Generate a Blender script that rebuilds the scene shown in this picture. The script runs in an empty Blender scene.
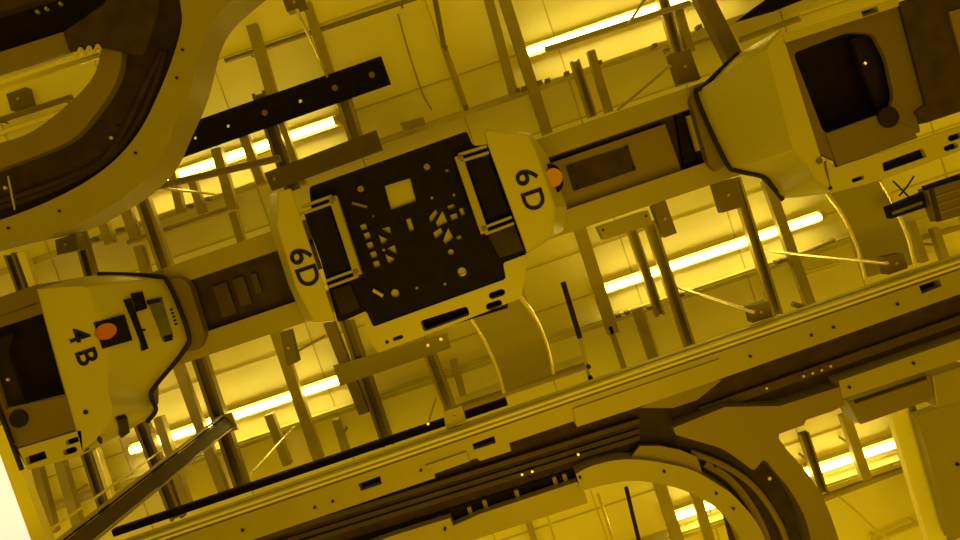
import bpy, bmesh, math, random
from mathutils import Vector, Matrix
random.seed(4)
S = bpy.context.scene
COL = S.collection

# ------------------------------------------------------------------ camera, world, exposure
FPX, CX, CY = 750.0, 480.0, 270.0          # focal length in pixels, picture centre
ZEN = (478.0, 224.0)                       # where the vertical hanger rods run together
ANG = math.radians(18.8)                   # the tracks' slope
CAMZ = 1.30                                # lens height above the floor
zc = Vector((ZEN[0]-CX, ZEN[1]-CY, FPX)).normalized()
xc = Vector((math.cos(ANG), -math.sin(ANG), 0.0)); xc = (xc - zc*xc.dot(zc)).normalized()
yc = zc.cross(xc)
def ray(px, py):
    q = Vector((px-CX, py-CY, FPX))
    return Vector((xc.dot(q), yc.dot(q), zc.dot(q)))
def P(px, py, d):
    """point seen at a pixel on the level plane d metres above the lens"""
    r = ray(px, py); r = r*(d/r.z)
    return Vector((r.x, r.y, r.z+CAMZ))
cam_data = bpy.data.cameras.new('camera'); cam_data.sensor_width = 36.0; cam_data.lens = FPX/960*36
cam_data.clip_start = 0.05
cam = bpy.data.objects.new('camera', cam_data); COL.objects.link(cam)
R = Matrix(((xc[0], -xc[1], -xc[2]), (yc[0], -yc[1], -yc[2]), (zc[0], -zc[1], -zc[2])))
cam.matrix_world = Matrix.Translation((0, 0, CAMZ)) @ R.to_4x4()
S.camera = cam

W = bpy.data.worlds.new('world'); S.world = W; W.use_nodes = True
bg = W.node_tree.nodes['Background']
bg.inputs['Color'].default_value = (1.0, 0.66, 0.006, 1); bg.inputs['Strength'].default_value = 0.56
S.view_settings.view_transform = 'Standard'; S.view_settings.look = 'None'
S.view_settings.exposure = -0.12; S.view_settings.gamma = 1.0
TUBE = (1.0, 0.81, 0.15); TUBE_W = 15.5
# added area light standing in for bounce off the unseen bay floor
fill_area = bpy.data.lights.new('floor_bounce_fill', 'AREA'); fill_area.shape = 'SQUARE'; fill_area.size = 2.6; fill_area.energy = 96; fill_area.color = (1.0, 0.66, 0.008)
so = bpy.data.objects.new('floor_bounce_fill', fill_area); COL.objects.link(so); so.location = (0.0, 1.75, 0.06); so.rotation_euler = (math.pi, 0, 0)

# ------------------------------------------------------------------ materials
def mat(name, rgb, rough=0.5, metal=0.0, var=0.12, scale=9.0, emit=None, bump=0.0):
    m = bpy.data.materials.new(name); m.use_nodes = True
    nt = m.node_tree; b = nt.nodes['Principled BSDF']
    b.inputs['Roughness'].default_value = rough; b.inputs['Metallic'].default_value = metal
    tc = nt.nodes.new('ShaderNodeTexCoord'); n = nt.nodes.new('ShaderNodeTexNoise')
    n.inputs['Scale'].default_value = scale; n.inputs['Detail'].default_value = 4
    nt.links.new(tc.outputs['Object'], n.inputs['Vector'])
    cr = nt.nodes.new('ShaderNodeValToRGB')
    cr.color_ramp.elements[0].position = 0.3; cr.color_ramp.elements[1].position = 0.7
    cr.color_ramp.elements[0].color = (*[c*(1-var) for c in rgb], 1)
    cr.color_ramp.elements[1].color = (*[min(1, c*(1+var)) for c in rgb], 1)
    nt.links.new(n.outputs['Fac'], cr.inputs['Fac']); nt.links.new(cr.outputs['Color'], b.inputs['Base Color'])
    if bump:
        bu = nt.nodes.new('ShaderNodeBump'); bu.inputs['Strength'].default_value = bump
        nt.links.new(n.outputs['Fac'], bu.inputs['Height']); nt.links.new(bu.outputs['Normal'], b.inputs['Normal'])
    if rgb[0] < .08: b.inputs['Specular IOR Level'].default_value = .12
    if emit:
        b.inputs['Emission Color'].default_value = (*emit[0], 1); b.inputs['Emission Strength'].default_value = emit[1]
    return m
M = dict(
    ceiling=mat('ceiling_panel_paint', (.88, .80, .50), .6, var=.04, scale=2.5),
    seam=mat('panel_seam', (.55, .48, .26), .7),
    cream=mat('cream_cover_plastic', (.42, .365, .19), .36, var=.03, scale=4),
    body=mat('vehicle_body_paint', (.13, .088, .030), .5, var=.06, scale=4),
    rail=mat('anodised_rail', (.30, .245, .09), .45, .1, var=.05, scale=6),
    plate=mat('bronze_gusset_plate', (.19, .135, .045), .5, .1, var=.05, scale=5),
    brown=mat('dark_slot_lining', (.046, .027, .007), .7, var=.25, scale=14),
    bracket=mat('hanger_plate_steel', (.15, .105, .035), .5, .2, var=.07),
    strut=mat('galvanised_strut', (.36, .285, .095), .5, .15, var=.08, scale=12),
    darkstrut=mat('dark_strut_metal', (.20, .145, .055), .45, .3, var=.12, scale=12),  # darker tone of the strut metal
    bright=mat('bright_rod', (.80, .70, .38), .25, .6, var=.05),
    black=mat('black_plate', (.008, .004, .002), .75, var=.3, scale=20),
    rubber=mat('black_rubber', (.018, .010, .004), .5, var=.2),
    ink=mat('black_lettering', (.010, .007, .004), .6, var=.1),
    grey=mat('smoked_window', (.12, .11, .06), .25, var=.2, scale=25),
    slotmid=mat('slot_ridge_metal', (.070, .046, .014), .55, var=.15),
    orange=mat('orange_lens', (.40, .115, .02), .35, var=.05),
    white=mat('pale_label', (.62, .56, .34), .5, var=.05),
    floor=mat('raised_floor', (.55, .50, .34), .6, var=.05, scale=1.5),
    tube=mat('glowing_tube', (.8, .8, .8), .4, var=0, emit=(TUBE, TUBE_W)),
    panel=mat('glowing_diffuser', (.8, .8, .8), .4, var=0, emit=((1.0, .88, .72), .84)),
)

# ------------------------------------------------------------------ building helpers
def link(name, me, m, parent=None, kind=None):
    me.name = name
    o = bpy.data.objects.new(name, me)
    COL.objects.link(o)
    if m is not None:
        me.materials.clear(); me.materials.append(M[m])
    if parent is None:
        n = len(me.vertices)
        lo = [min(v.co[i] for v in me.vertices) for i in range(3)]
        hi = [max(v.co[i] for v in me.vertices) for i in range(3)]
        c = Vector([(a+b)/2 for a, b in zip(lo, hi)])
        o.location = c
    else:
        r = parent
        while r.parent: r = r.parent
        c = Vector(r.location); o.parent = parent
    me.transform(Matrix.Translation(-c))
    if kind: o['kind'] = kind
    return o
def tag(o, label, cat=None, group=None):
    o['label'] = label
    if cat: o['category'] = cat
    if group: o['group'] = group
    return o
def thing(name, label, cat, loc, group=None):
    o = bpy.data.objects.new(name, None); o.empty_display_size = .05
    COL.objects.link(o); o.location = loc
    return tag(o, label, cat, group)

class MB:
    """collects faces into one mesh"""
    def __init__(s): s.bm = bmesh.new()
    def prism(s, pts, z0, z1):
        b = s.bm
        lo = [b.verts.new((p[0], p[1], z0)) for p in pts]; hi = [b.verts.new((p[0], p[1], z1)) for p in pts]
        n = len(pts); b.faces.new(lo); b.faces.new(list(reversed(hi)))
        for i in range(n):
            j = (i+1) % n; b.faces.new((lo[j], lo[i], hi[i], hi[j]))
        return s
    def profile(s, a, c, prof, up=Vector((0, 0, 1))):
        """sweep a closed 2-D profile (side, up) from a to c"""
        ax = (c-a).normalized(); sd = ax.cross(up).normalized(); u = sd.cross(ax)
        A = [s.bm.verts.new(a+sd*x+u*y) for x, y in prof]; C = [s.bm.verts.new(c+sd*x+u*y) for x, y in prof]
        n = len(prof); s.bm.faces.new(A); s.bm.faces.new(list(reversed(C)))
        for i in range(n):
            j = (i+1) % n; s.bm.faces.new((A[j], A[i], C[i], C[j]))
        return s
    def tube(s, pts, r, n=10):
        rings = []
        for i, p in enumerate(pts):
            t = (pts[min(i+1, len(pts)-1)]-pts[max(i-1, 0)]).normalized()
            ref = Vector((0, 0, 1)) if abs(t.z) < .9 else Vector((1, 0, 0))
            sd = t.cross(ref).normalized(); u = sd.cross(t)
            rings.append([s.bm.verts.new(p+sd*(r*math.cos(2*math.pi*k/n))+u*(r*math.sin(2*math.pi*k/n))) for k in range(n)])
        for a, c in zip(rings, rings[1:]):
            for k in range(n): s.bm.faces.new((a[k], a[(k+1) % n], c[(k+1) % n], c[k]))
        s.bm.faces.new(list(reversed(rings[0]))); s.bm.faces.new(rings[-1])
        return s
    def loft(s, rings, cap0=True, cap1=True):
        V = [[s.bm.verts.new(p) for p in r] for r in rings]; n = len(rings[0])
        for a, c in zip(V, V[1:]):
            for k in range(n): s.bm.faces.new((a[k], a[(k+1) % n], c[(k+1) % n], c[k]))
        if cap0: s.bm.faces.new(list(reversed(V[0])))
        if cap1: s.bm.faces.new(V[-1])
        return s
    def build(s, name, m, parent=None, kind=None, bevel=0.0, smooth=False):
        bmesh.ops.recalc_face_normals(s.bm, faces=s.bm.faces)
        me = bpy.data.meshes.new(name); s.bm.to_mesh(me); s.bm.free()
        if smooth:
            for p in me.polygons: p.use_smooth = True
        o = link(name, me, m, parent, kind)
        if bevel: soft(o, bevel)
        if smooth:
            es = o.modifiers.new('edges', 'EDGE_SPLIT'); es.split_angle = math.radians(40)
        return o
def soft(o, w):
    b = o.modifiers.new('soft_edges', 'BEVEL'); b.width = w; b.segments = 2; b.limit_method = 'ANGLE'; b.angle_limit = math.radians(40)

def from_curve(name, cu, m, parent, kind=None, mw=None):
    t = bpy.data.objects.new('tmp', cu); COL.objects.link(t)
    dg = bpy.context.evaluated_depsgraph_get(); dg.update()
    me = bpy.data.meshes.new_from_object(t.evaluated_get(dg))
    if mw is not None: me.transform(mw)
    bpy.data.objects.remove(t); bpy.data.curves.remove(cu)
    return link(name, me, m, parent, kind)
def plate(name, m, pts, d, t, holes=(), parent=None, kind=None, bevel=0.0):
    """flat plate with real holes; outlines as pixels on the plane d, thickness t upwards"""
    cu = bpy.data.curves.new('tmp', 'CURVE'); cu.dimensions = '2D'; cu.fill_mode = 'BOTH'; cu.extrude = t/2
    for loop in [pts]+list(holes):
        sp = cu.splines.new('POLY'); sp.points.add(len(loop)-1); sp.use_cyclic_u = True
        for i, p in enumerate(loop):
            w = P(p[0], p[1], d); sp.points[i].co = (w.x, w.y, 0, 1)
    o = from_curve(name, cu, m, parent, kind, Matrix.Translation((0, 0, d+CAMZ+t/2)))
    if bevel: soft(o, bevel)
    return o
def smooth_line(pts, n=6):
    """Catmull-Rom through the points"""
    out = []
    q = [pts[0]]+list(pts)+[pts[-1]]
    for i in range(1, len(q)-2):
        a, b, c, e = q[i-1], q[i], q[i+1], q[i+2]
        for k in range(n):
            t = k/n
            out.append(tuple(.5*((2*b[j])+(-a[j]+c[j])*t+(2*a[j]-5*b[j]+4*c[j]-e[j])*t*t+(-a[j]+3*b[j]-3*c[j]+e[j])*t**3) for j in range(len(b))))
    out.append(tuple(pts[-1])); return out
def circle(cx, cy, r, n=14, ry=None, rot=0):
    ry = ry or r; c, s_ = math.cos(rot), math.sin(rot)
    return [(cx+r*math.cos(a)*c-ry*math.sin(a)*s_, cy+r*math.cos(a)*s_+ry*math.sin(a)*c) for a in [2*math.pi*k/n for k in range(n)]]
TX, TY = (math.cos(ANG), -math.sin(ANG)), (math.sin(ANG), math.cos(ANG))
def rect(cx, cy, l, w):
    """pixel rectangle, l along the track, w across it"""
    return [(cx+TX[0]*a+TY[0]*b, cy+TX[1]*a+TY[1]*b) for a, b in ((-l/2, -w/2), (l/2, -w/2), (l/2, w/2), (-l/2, w/2))]
def pill(cx, cy, l, w, n=6):
    out = []
    for sgn, base in ((1, -math.pi/2), (-1, math.pi/2)):
        for k in range(n+1):
            a = base+math.pi*k/n
            x, y = sgn*(l-w)/2+w/2*math.cos(a), w/2*math.sin(a)
            out.append((cx+TX[0]*x+TY[0]*y, cy+TX[1]*x+TY[1]*y))
    return out
def roundpoly(pts, r, n=4):
    """round the corners of a pixel polygon"""
    out = []
    for i, p in enumerate(pts):
        a, b, c = Vector(pts[i-1]), Vector(p), Vector(pts[(i+1) % len(pts)])
        u, v = (a-b), (c-b); k = min(r, u.length*.45, v.length*.45)
        s, e = b+u.normalized()*k, b+v.normalized()*k
        for j in range(n+1):
            t = j/n; q = s*(1-t)**2+b*2*t*(1-t)+e*t*t; out.append((q.x, q.y))
    return out
def px2m(w, d): return w*d/FPX
def bolts(parent, pts, d, r=1.6, m='rubber', name='bolt', h=.008):
    for x, y in pts:
        c = P(x, y, d); rr = px2m(r, d); b = MB()
        b.prism([(c.x+rr*math.cos(a*math.pi/3), c.y+rr*math.sin(a*math.pi/3)) for a in range(6)], c.z-h, c.z+.004)
        b.build(name, m, parent)
def text(name, body, cx, cy, d, size, parent, m='ink', sx=1.0, bold=.0016):
    """lettering read down the picture, its top towards +X, facing the floor"""
    cu = bpy.data.curves.new('tmp', 'FONT'); cu.body = body; cu.size = size; cu.align_x = 'CENTER'; cu.align_y = 'CENTER'
    cu.extrude = .0015; cu.offset = bold
    c = P(cx, cy, d)
    mw = Matrix.Translation((c.x, c.y, c.z-.0012)) @ Matrix(((0, 1, 0, 0), (1, 0, 0, 0), (0, 0, -1, 0), (0, 0, 0, 1))) @ Matrix.Diagonal((sx, 1, 1, 1))
    return from_curve(name, cu, m, parent, None, mw)

BOX = lambda w, h: [(-w/2, 0), (w/2, 0), (w/2, h), (-w/2, h)]
def CHAN(w, h, t=.005, lip=.010):
    """strut channel, mouth downwards"""
    return [(-w/2, 0), (-w/2+lip, 0), (-w/2+lip, t), (-w/2+t, t), (-w/2+t, h-t), (w/2-t, h-t), (w/2-t, t), (w/2-lip, t), (w/2-lip, 0), (w/2, 0), (w/2, h), (-w/2, h)]

# ------------------------------------------------------------------ the setting
DC = 4.20                                      # ceiling above the lens
c0 = MB(); c0.prism([(-5, -4), (5, -4), (5, 5), (-5, 5)], CAMZ+DC, CAMZ+DC+.1); c0.build('ceiling', 'ceiling', kind='structure')
f0 = MB(); f0.prism([(-5, -4), (5, -4), (5, 5), (-5, 5)], -.05, 0); f0.build('floor', 'floor', kind='structure')
def vY(v, d): return (v-366.0)/FPX*d
n = 1
for v in (255, 499, 735):                      # the lip beside each row of lamps
    y = vY(v, 4.08); b = MB()
    b.profile(Vector((-4.5, y, CAMZ+4.105)), Vector((4.5, y, CAMZ+4.105)), BOX(.012, .095))
    b.profile(Vector((-4.5, y+.02, CAMZ+4.10)), Vector((4.5, y+.02, CAMZ+4.10)), BOX(.022, .005))
    o = b.build('trim_%d' % n, 'seam', kind='structure'); n += 1
for v in (131, 221, 300, 374, 425, 469, 560, 617, 680):      # panel seams along the rows
    y = vY(v, DC); b = MB()
    b.profile(Vector((-4.5, y, CAMZ+DC-.006)), Vector((4.5, y, CAMZ+DC-.006)), BOX(.008, .01))
    b.build('trim_%d' % n, 'seam', kind='structure'); n += 1
for i in range(-5, 6):                          # panel seams across
    x = i*.61+.12; b = MB()
    b.profile(Vector((x, -3.5, CAMZ+DC-.004)), Vector((x, 4.5, CAMZ+DC-.004)), BOX(.006, .008))
    b.build('trim_%d' % n, 'seam', kind='structure'); n += 1

# ------------------------------------------------------------------ fluorescent lamps
def lamp(p0, p1, label):
    a, c = P(*p0, 4.125), P(*p1, 4.125); mid = (a+c)/2
    # straighten along X
    y = (a.y+c.y)/2; a = Vector((a.x, y, a.z)); c = Vector((c.x, y, c.z))
    t = thing('fluorescent_lamp', label, 'lamp', (mid.x, y, CAMZ+DC), 'fluorescent lamps on the ceiling')
    b = MB(); b.profile(a-Vector((.03, 0, 0)), c+Vector((.03, 0, 0)), [(-.03, .022), (.03, .022), (.03, .075), (-.03, .075)]); b.build('housing', 'white', t)
    b = MB(); b.tube([a, c], .018, 12); b.build('tube', 'tube', t, smooth=True)
    for e, s in ((a, -1), (c, 1)):
        b = MB(); b.tube([e, e+Vector((s*.028, 0, 0))], .023, 10); b.profile(e, e+Vector((s*.028, 0, 0)), BOX(.036, .03)); b.build('end_cap', 'white', t)
lamp((527, 52), (733, -20), 'long glowing tube lamp at the top, beside the pair of yellow struts')
lamp((126, 192), (334, 121), 'long glowing tube lamp partly covered by the large dark drilled plate')
lamp((131, 451), (341, 379), 'long glowing tube lamp below the vehicle marked 4B')
lamp((604, 290), (820, 216), 'long glowing tube lamp below the pale track right of the 6D vehicle')
lamp((677, 520), (896, 441), 'long glowing tube lamp crossing behind the curved branch track at lower right')

# ------------------------------------------------------------------ overhead tracks
DR = 2.85
def straight_track():
    t = thing('overhead_track', 'straight pale track carrying the vehicles, open slot along its underside', 'track', P(450, 220, DR))
    up = [(-40, 338), (1010, -24), (1010, -1), (-40, 361)]
    for nm, q in (('flange', [(150, 273), (715, 78), (715, 100), (150, 294)]), ('flange', [(150, 351), (760, 144), (760, 168), (150, 375)])):
        # the same two flanges run on above the vehicles at either side
        (x0, y0), (x1, y1), (x2, y2), (x3, y3) = q
        e = lambda xa, ya, xb, yb, x: (x, ya+(yb-ya)*(x-xa)/(xb-xa))
        q = [e(x0, y0, x1, y1, -60), e(x0, y0, x1, y1, 1020), e(x3, y3, x2, y2, 1020), e(x3, y3, x2, y2, -60)]
        plate(nm, 'rail', q, DR, .16, parent=t, bevel=.004)
    return t
T1 = straight_track()
# inner lining of the slot, left and right of the middle vehicle
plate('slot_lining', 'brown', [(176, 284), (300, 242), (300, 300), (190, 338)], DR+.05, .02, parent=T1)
plate('slot_cover', 'plate', [(548, 164), (665, 124), (682, 172), (562, 212)], DR+.055, .02, parent=T1, bevel=.003)
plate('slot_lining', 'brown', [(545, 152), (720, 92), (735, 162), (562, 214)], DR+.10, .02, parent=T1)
plate('cover_pad', 'brown', [(566, 166), (628, 146), (636, 170), (574, 191)], DR+.045, .012, parent=T1, bevel=.002)
for q in ([(212, 287), (226, 282), (237, 313), (223, 318)], [(232, 280), (243, 276), (252, 303), (241, 307)], [(250, 275), (256, 273), (262, 292), (256, 294)]):
    plate('slot_block', 'slotmid', q, DR+.03, .03, parent=T1, bevel=.003)
b = MB(); b.tube([P(691, 115, DR+.03), P(701, 150, DR+.03)], px2m(6, DR), 14); b.build('guide_roller', 'rail', T1, smooth=True)
plate('roller_mount', 'black', [(676, 115), (688, 111), (698, 160), (684, 165)], DR+.06, .03, parent=T1)
bolts(T1, [(571, 166), (627, 147), (634, 168), (578, 187), (245, 297), (230, 293)], DR+.04)

# ------------------------------------------------------------------ lower double track with its branch
def lower_track():
    t = thing('overhead_track', 'long pale track with square cut-outs running along the bottom below the vehicles', 'track', P(500, 440, DR))
    XS = (-60, 1020)
    TA = lambda x: 516-(x-240)*.342
    up = [(x, TA(x)) for x in XS]
    lo = [(1020, 274), (960, 294), (720, 379), (642, 406), (577, 427), (574, 421), (509, 443), (511, 451), (480, 461), (477, 458), (434, 472), (435, 478), (252, 540), (-60, 640)]
    holes = [[(358, 484), (380, 476), (382, 484), (361, 491)], [(919, 286), (939, 279), (942, 286), (922, 294)], [(472, 444), (494, 436), (496, 443), (474, 450)]]
    plate('flange', 'rail', up+lo, DR, .05, holes, t, bevel=.004)
    # ribbed side of the extrusion
    plate('side_web', 'rail', [(x, TA(x)+2) for x in XS]+[(x, TA(x)-9) for x in XS[::-1]], DR+.012, .105, parent=t, bevel=.004)
    for o_, z in ((-3.5, .003), (-8.5, .004), (-13, .06)):
        q = [P(x, TA(x)+o_, DR+z) for x in XS]
        b = MB()
        for a, c in zip(q, q[1:]): b.profile(a, c, BOX(.010, .035))
        b.build('side_rib', 'white', t, bevel=.002)
    for q in ([(354, 483), (384, 473), (386, 486), (357, 494)], [(915, 286), (943, 276), (946, 287), (918, 297)], [(468, 443), (497, 434), (499, 445), (470, 452)]):
        plate('hole_backing', 'black', q, DR+.045, .01, parent=t)  # black sheet added behind the cut-outs so they read dark
    # slot lining with its ridges
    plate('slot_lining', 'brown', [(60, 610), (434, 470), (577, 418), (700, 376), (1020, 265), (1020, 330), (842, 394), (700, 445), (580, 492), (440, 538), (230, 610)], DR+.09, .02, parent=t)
    for o_, z, m_ in ((14, .05, 'slotmid'), (24, .075, 'slotmid'), (31, .06, 'slotmid')):
        a, c = P(120, 583+o_-14, DR+z), P(640, 407+o_, DR+z)
        b = MB(); b.profile(a, c, BOX(.02, .03)); b.build('slot_ridge', m_, t, bevel=.002)
    a, c = P(700, 412, DR+.06), P(1000, 306, DR+.06); b = MB(); b.profile(a, c, BOX(.035, .02)); b.build('slot_ridge', 'slotmid', t, bevel=.002)
    plate('slot_gusset', 'plate', [(640, 408), (673, 408), (697, 400), (722, 380), (700, 380)], DR+.03, .02, parent=t)
    plate('power_slot', 'black', [(300, 556), (453, 508), (553, 476), (637, 448), (650, 455), (560, 486), (455, 520), (300, 568)], DR+.078, .01, parent=t)
    # far flanges
    plate('flange', 'rail', [(300, 570), (392, 536), (450, 518), (453, 526), (480, 514), (577, 482), (584, 490), (588, 503), (480, 538), (390, 572), (300, 600)], DR+.01, .05, parent=t, bevel=.004)
    plate('flange', 'rail', [(839, 381), (1020, 318), (1020, 340), (842, 399)], DR, .10, parent=t, bevel=.004)
    for x, y in ((485, 504), (517, 494), (555, 481), (565, 478), (602, 461), (440, 521), (470, 511), (410, 531), (380, 541)):
        a = P(x, y, DR+.05); b = MB(); b.profile(a-Vector((0, px2m(4, DR), 0)), a+Vector((0, px2m(12, DR), 0)), BOX(.016, .02)); b.build('slot_tie', 'plate', t)
    bolts(t, [(590, 413), (663, 387), (750, 356), (811, 335), (833, 327), (897, 304), (421, 470), (333, 501), (315, 507), (243, 530), (849, 387), (913, 363), (445, 529)], DR)
    bolts(t, [(766, 388), (803, 376), (821, 370), (830, 366), (812, 373), (522, 474), (532, 471), (578, 454)], DR+.045, 1.4, 'bright')
    # plates screwed under the flange
    plate('joint_plate', 'rail', [(425, 466), (466, 452), (470, 461), (434, 474)], DR-.012, .012, parent=t, bevel=.002)
    plate('joint_plate', 'rail', [(573, 409), (720, 359), (722, 378), (642, 406), (577, 427)], DR-.010, .010, parent=t, bevel=.002)
    return t
T2 = lower_track()
def branch_track():
    t = thing('branch_track', 'curved branch track bending away downwards at the lower right, two arc-shaped flanges', 'track', P(740, 480, DR))
    oa = smooth_line([(576, 474), (592, 466), (618, 460), (642, 460), (668, 464), (694, 471), (720, 486), (735, 497), (755, 520), (766, 542), (775, 570)])
    ia = smooth_line([(750, 570), (741, 540), (728, 520), (716, 508), (700, 498), (680, 489), (655, 483), (630, 481), (605, 485), (581, 491)])
    plate('flange', 'rail', oa+ia, DR-.01, .16, parent=t, bevel=.004)
    plate('gusset', 'plate', [(628, 461), (640, 446), (660, 446), (680, 450), (697, 457), (704, 478), (690, 472), (660, 464)], DR+.02, .02, parent=t)
    outer = [(673, 428), (725, 407), (780, 406), (839, 387), (845, 405), (833, 411), (806, 420), (804, 425), (779, 434), (779, 439)]+smooth_line([(787, 450), (807, 473), (823, 498), (833, 522), (840, 545), (846, 575)])
    inner = smooth_line([(818, 575), (811, 540), (804, 515), (790, 490), (775, 472), (764, 460), (754, 470), (742, 462), (722, 449), (700, 442), (676, 435)], 3)
    plate('flange', 'plate', outer+inner, DR, .14, parent=t, bevel=.004)
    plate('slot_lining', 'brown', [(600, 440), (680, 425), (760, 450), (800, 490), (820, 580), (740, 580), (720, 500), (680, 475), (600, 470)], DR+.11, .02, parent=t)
    rr = smooth_line([(690, 452), (725, 466), (755, 488), (780, 525), (795, 570)])
    b = MB(); b.tube([P(x, y, DR+.08) for x, y in rr], .014, 8); b.build('slot_ridge', 'plate', t, smooth=True)
    rr = smooth_line([(704, 463), (728, 478), (748, 502), (765, 535), (770, 570)])
    b = MB(); b.tube([P(x, y, DR+.085) for x, y in rr], .018, 8); b.build('slot_ridge', 'plate', t, smooth=True)
    bolts(t, [(664, 471), (716, 493), (733, 508), (580, 477), (715, 466), (669, 419)], DR-.01)
    bolts(t, [(769, 478)], DR+.06, 2, 'bright')
    return t
T3 = branch_track()
# cable duct below the right flange
t = thing('cable_duct', 'brown boxed cable duct under the far flange at the right edge', 'duct', P(905, 398, 2.95))
b = MB(); q = [P(x, y, 2.96) for x, y in ((848, 402), (931, 374), (935, 399), (861, 425))]; b.prism(q, CAMZ+2.96, CAMZ+3.10); b.build('box', 'plate', t, bevel=.006)
b = MB(); q = [P(x, y, 2.98) for x, y in ((932, 376), (968, 364), (972, 398), (937, 408))]; b.prism(q, CAMZ+2.98, CAMZ+3.10); b.build('sleeve', 'rail', t, bevel=.006)
b = MB(); b.tube([P(855, 402, 2.95), P(926, 378, 2.95)], .007); b.build('cable', 'brown', t, smooth=True)

# black strip along the lower track
b = MB(); a, c = P(112, 534, 3.0), P(507, 402, 3.0); b.profile(a, c, BOX(.030, .035)); o = b.build('black_strip', 'black', bevel=.003)
tag(o, 'thin black strip along the upper edge of the bottom track', 'trunking')

# ------------------------------------------------------------------ curved track, top left
def curved_track():
    t = thing('curved_track', 'dark S-curved track sweeping through the top left corner', 'track', P(110, 120, 2.80))
    D = 2.80
    fi = smooth_line([(172, -40), (181, 8), (181, 28), (172, 60), (157, 97), (140, 130), (117, 158), (87, 181), (47, 202), (0, 220), (-50, 234)])
    fo = smooth_line([(-50, 258), (0, 245), (40, 236), (75, 225), (125, 196), (155, 167), (173, 130), (188, 96), (196, 67), (203, 40), (214, 19), (234, -1), (275, -34)])
    plate('flange', 'rail', fi+fo, D, .19, parent=t, bevel=.005)
    a_ = smooth_line([(101, 48), (97, 68), (87, 85), (67, 105), (33, 131), (0, 143), (-40, 153)])
    c_ = smooth_line([(-40, 182), (0, 169), (55, 148), (80, 132), (107, 98), (119, 73), (122, 51)])
    plate('flange', 'plate', a_+c_, D, .04, parent=t, bevel=.004)
    plate('gusset', 'brown', [(63, 32), (70, 51), (101, 47), (123, 52), (143, 56), (158, 12), (163, -30), (118, -30), (104, 4), (88, 16)], D-.012, .02, parent=t, bevel=.002)  # same kind of plate as the branch gusset; shade put into its darker colour
    plate('flange', 'plate', [(-40, 65), (63, 32), (69, 51), (-40, 85)], D, .03, parent=t, bevel=.004)
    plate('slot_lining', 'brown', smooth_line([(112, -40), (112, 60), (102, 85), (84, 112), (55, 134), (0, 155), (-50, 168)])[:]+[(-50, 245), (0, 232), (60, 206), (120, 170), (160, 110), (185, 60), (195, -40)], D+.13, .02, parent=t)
    plate('slot_lining', 'black', [(-40, 70), (60, 36), (112, -5), (112, -60), (-40, -60)], D+.12, .02, parent=t)
    plate('flange', 'brown', [(-40, 20), (0, 12), (75, -12), (75, -22), (-40, 10)], D+.02, .05, parent=t)
    for o_ in (8, 24):
        rr = smooth_line([(143-o_*.2, 40), (134-o_*.6, 78), (118-o_*.6, 112), (90-o_*.3, 145), (50-o_*.1, 172-o_*.3), (0, 192-o_*.4), (-40, 203-o_*.4)])
        b = MB(); b.tube([P(x+24, y+12, D+.10) for x, y in rr], .012, 8); b.build('slot_ridge', 'brown', t, smooth=True)
    bolts(t, [(183, 50), (177, 78), (136, 153), (60, 211), (9, 228), (99, 160), (118, 125)], D, 1.4)
    bolts(t, [(61, 4), (47, 9), (38, 12), (112, 138), (6, 188)], D+.09, 1.9, 'bright')
    b = MB(); b.tube([P(8, 176, D+.09), P(15, 210, D+.09)], .004, 6); b.build('joint_pin', 'bright', t)
    return t
T4 = curved_track()
for p, q, z, lab in (((-20, 83.5), (72, 53), 3.05, 'upper of two pale conduits beside the flange in the top left corner'),
                     ((-20, 94), (101, 54.5), 3.10, 'lower of two pale conduits beside the flange in the top left corner')):
    b = MB(); b.tube([P(*p, z), P(*q, z)], .013); o = b.build('conduit', 'bright', smooth=True); tag(o, lab, 'conduit', 'conduits in the top left corner')
b = MB()
pts = [P(74+i*.55, 53-i*.1+3.6*math.sin(i*.40), 2.77) for i in range(50)]
b.tube(pts, .0055, 6); o = b.build('coiled_cable', 'bright', smooth=True); tag(o, 'short wavy pale cable beside the dark gusset at top left', 'cable')

# ------------------------------------------------------------------ vehicles
DV = 2.50
def ringpts(px, d): return [P(x, y, d) for x, y in px]
V1 = thing('transport_vehicle', 'middle ceiling vehicle with black underside between two pale covers marked 6D', 'vehicle', P(420, 230, DV), 'ceiling transport vehicles')
def nose(v, r1, r2, d2):
    """moulded nose: flat underside blending into a sloped face"""
    A = [Vector(p) for p in smooth_line([tuple(P(x, y, DV)) for x, y in r1], 4)]; C = [Vector(p) for p in smooth_line([tuple(P(x, y, d2)) for x, y in r2], 4)]
    cen = sum(A, Vector())/len(A)
    rings = []
    for k, f in enumerate((0, .04, .10, .35, .65, .9, 1.0)):
        bul = .003*math.sin(math.pi*f)
        r_ = [a.lerp(c, f)+Vector((a.x-cen.x, a.y-cen.y, 0)).normalized()*bul for a, c in zip(A, C)]
        if k == 0: r_ = [p+(cen-p)*.02 for p in r_]
        rings.append(r_)
    b = MB(); b.loft(rings, True, False)
    o = b.build('end_cover', 'cream', v, smooth=True); o.modifiers['edges'].split_angle = math.radians(55)
    return o
def cover(v, r1, r2, d2, r3=None, d3=None, m='cream'):
    rings = [ringpts(r1, DV), ringpts(r2, d2)]
    if r3: rings.append(ringpts(r3, d3))
    b = MB(); b.loft(rings); return b.build('end_cover', m, v, bevel=.006, smooth=False)
r1 = [(278, 192), (291, 188), (336, 321), (314, 322), (296, 288), (277, 226)]
r2 = [(270, 194), (288, 189), (332, 322), (305, 322), (289, 286), (270, 228)]
k = cover(V1, r1, r2, DV+.12, r2, DV+.34)
text('lettering', '6', 299.8, 256, DV, .102, k, sx=1.1); text('lettering', 'D', 307, 276, DV, .102, k, sx=.98)
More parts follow.
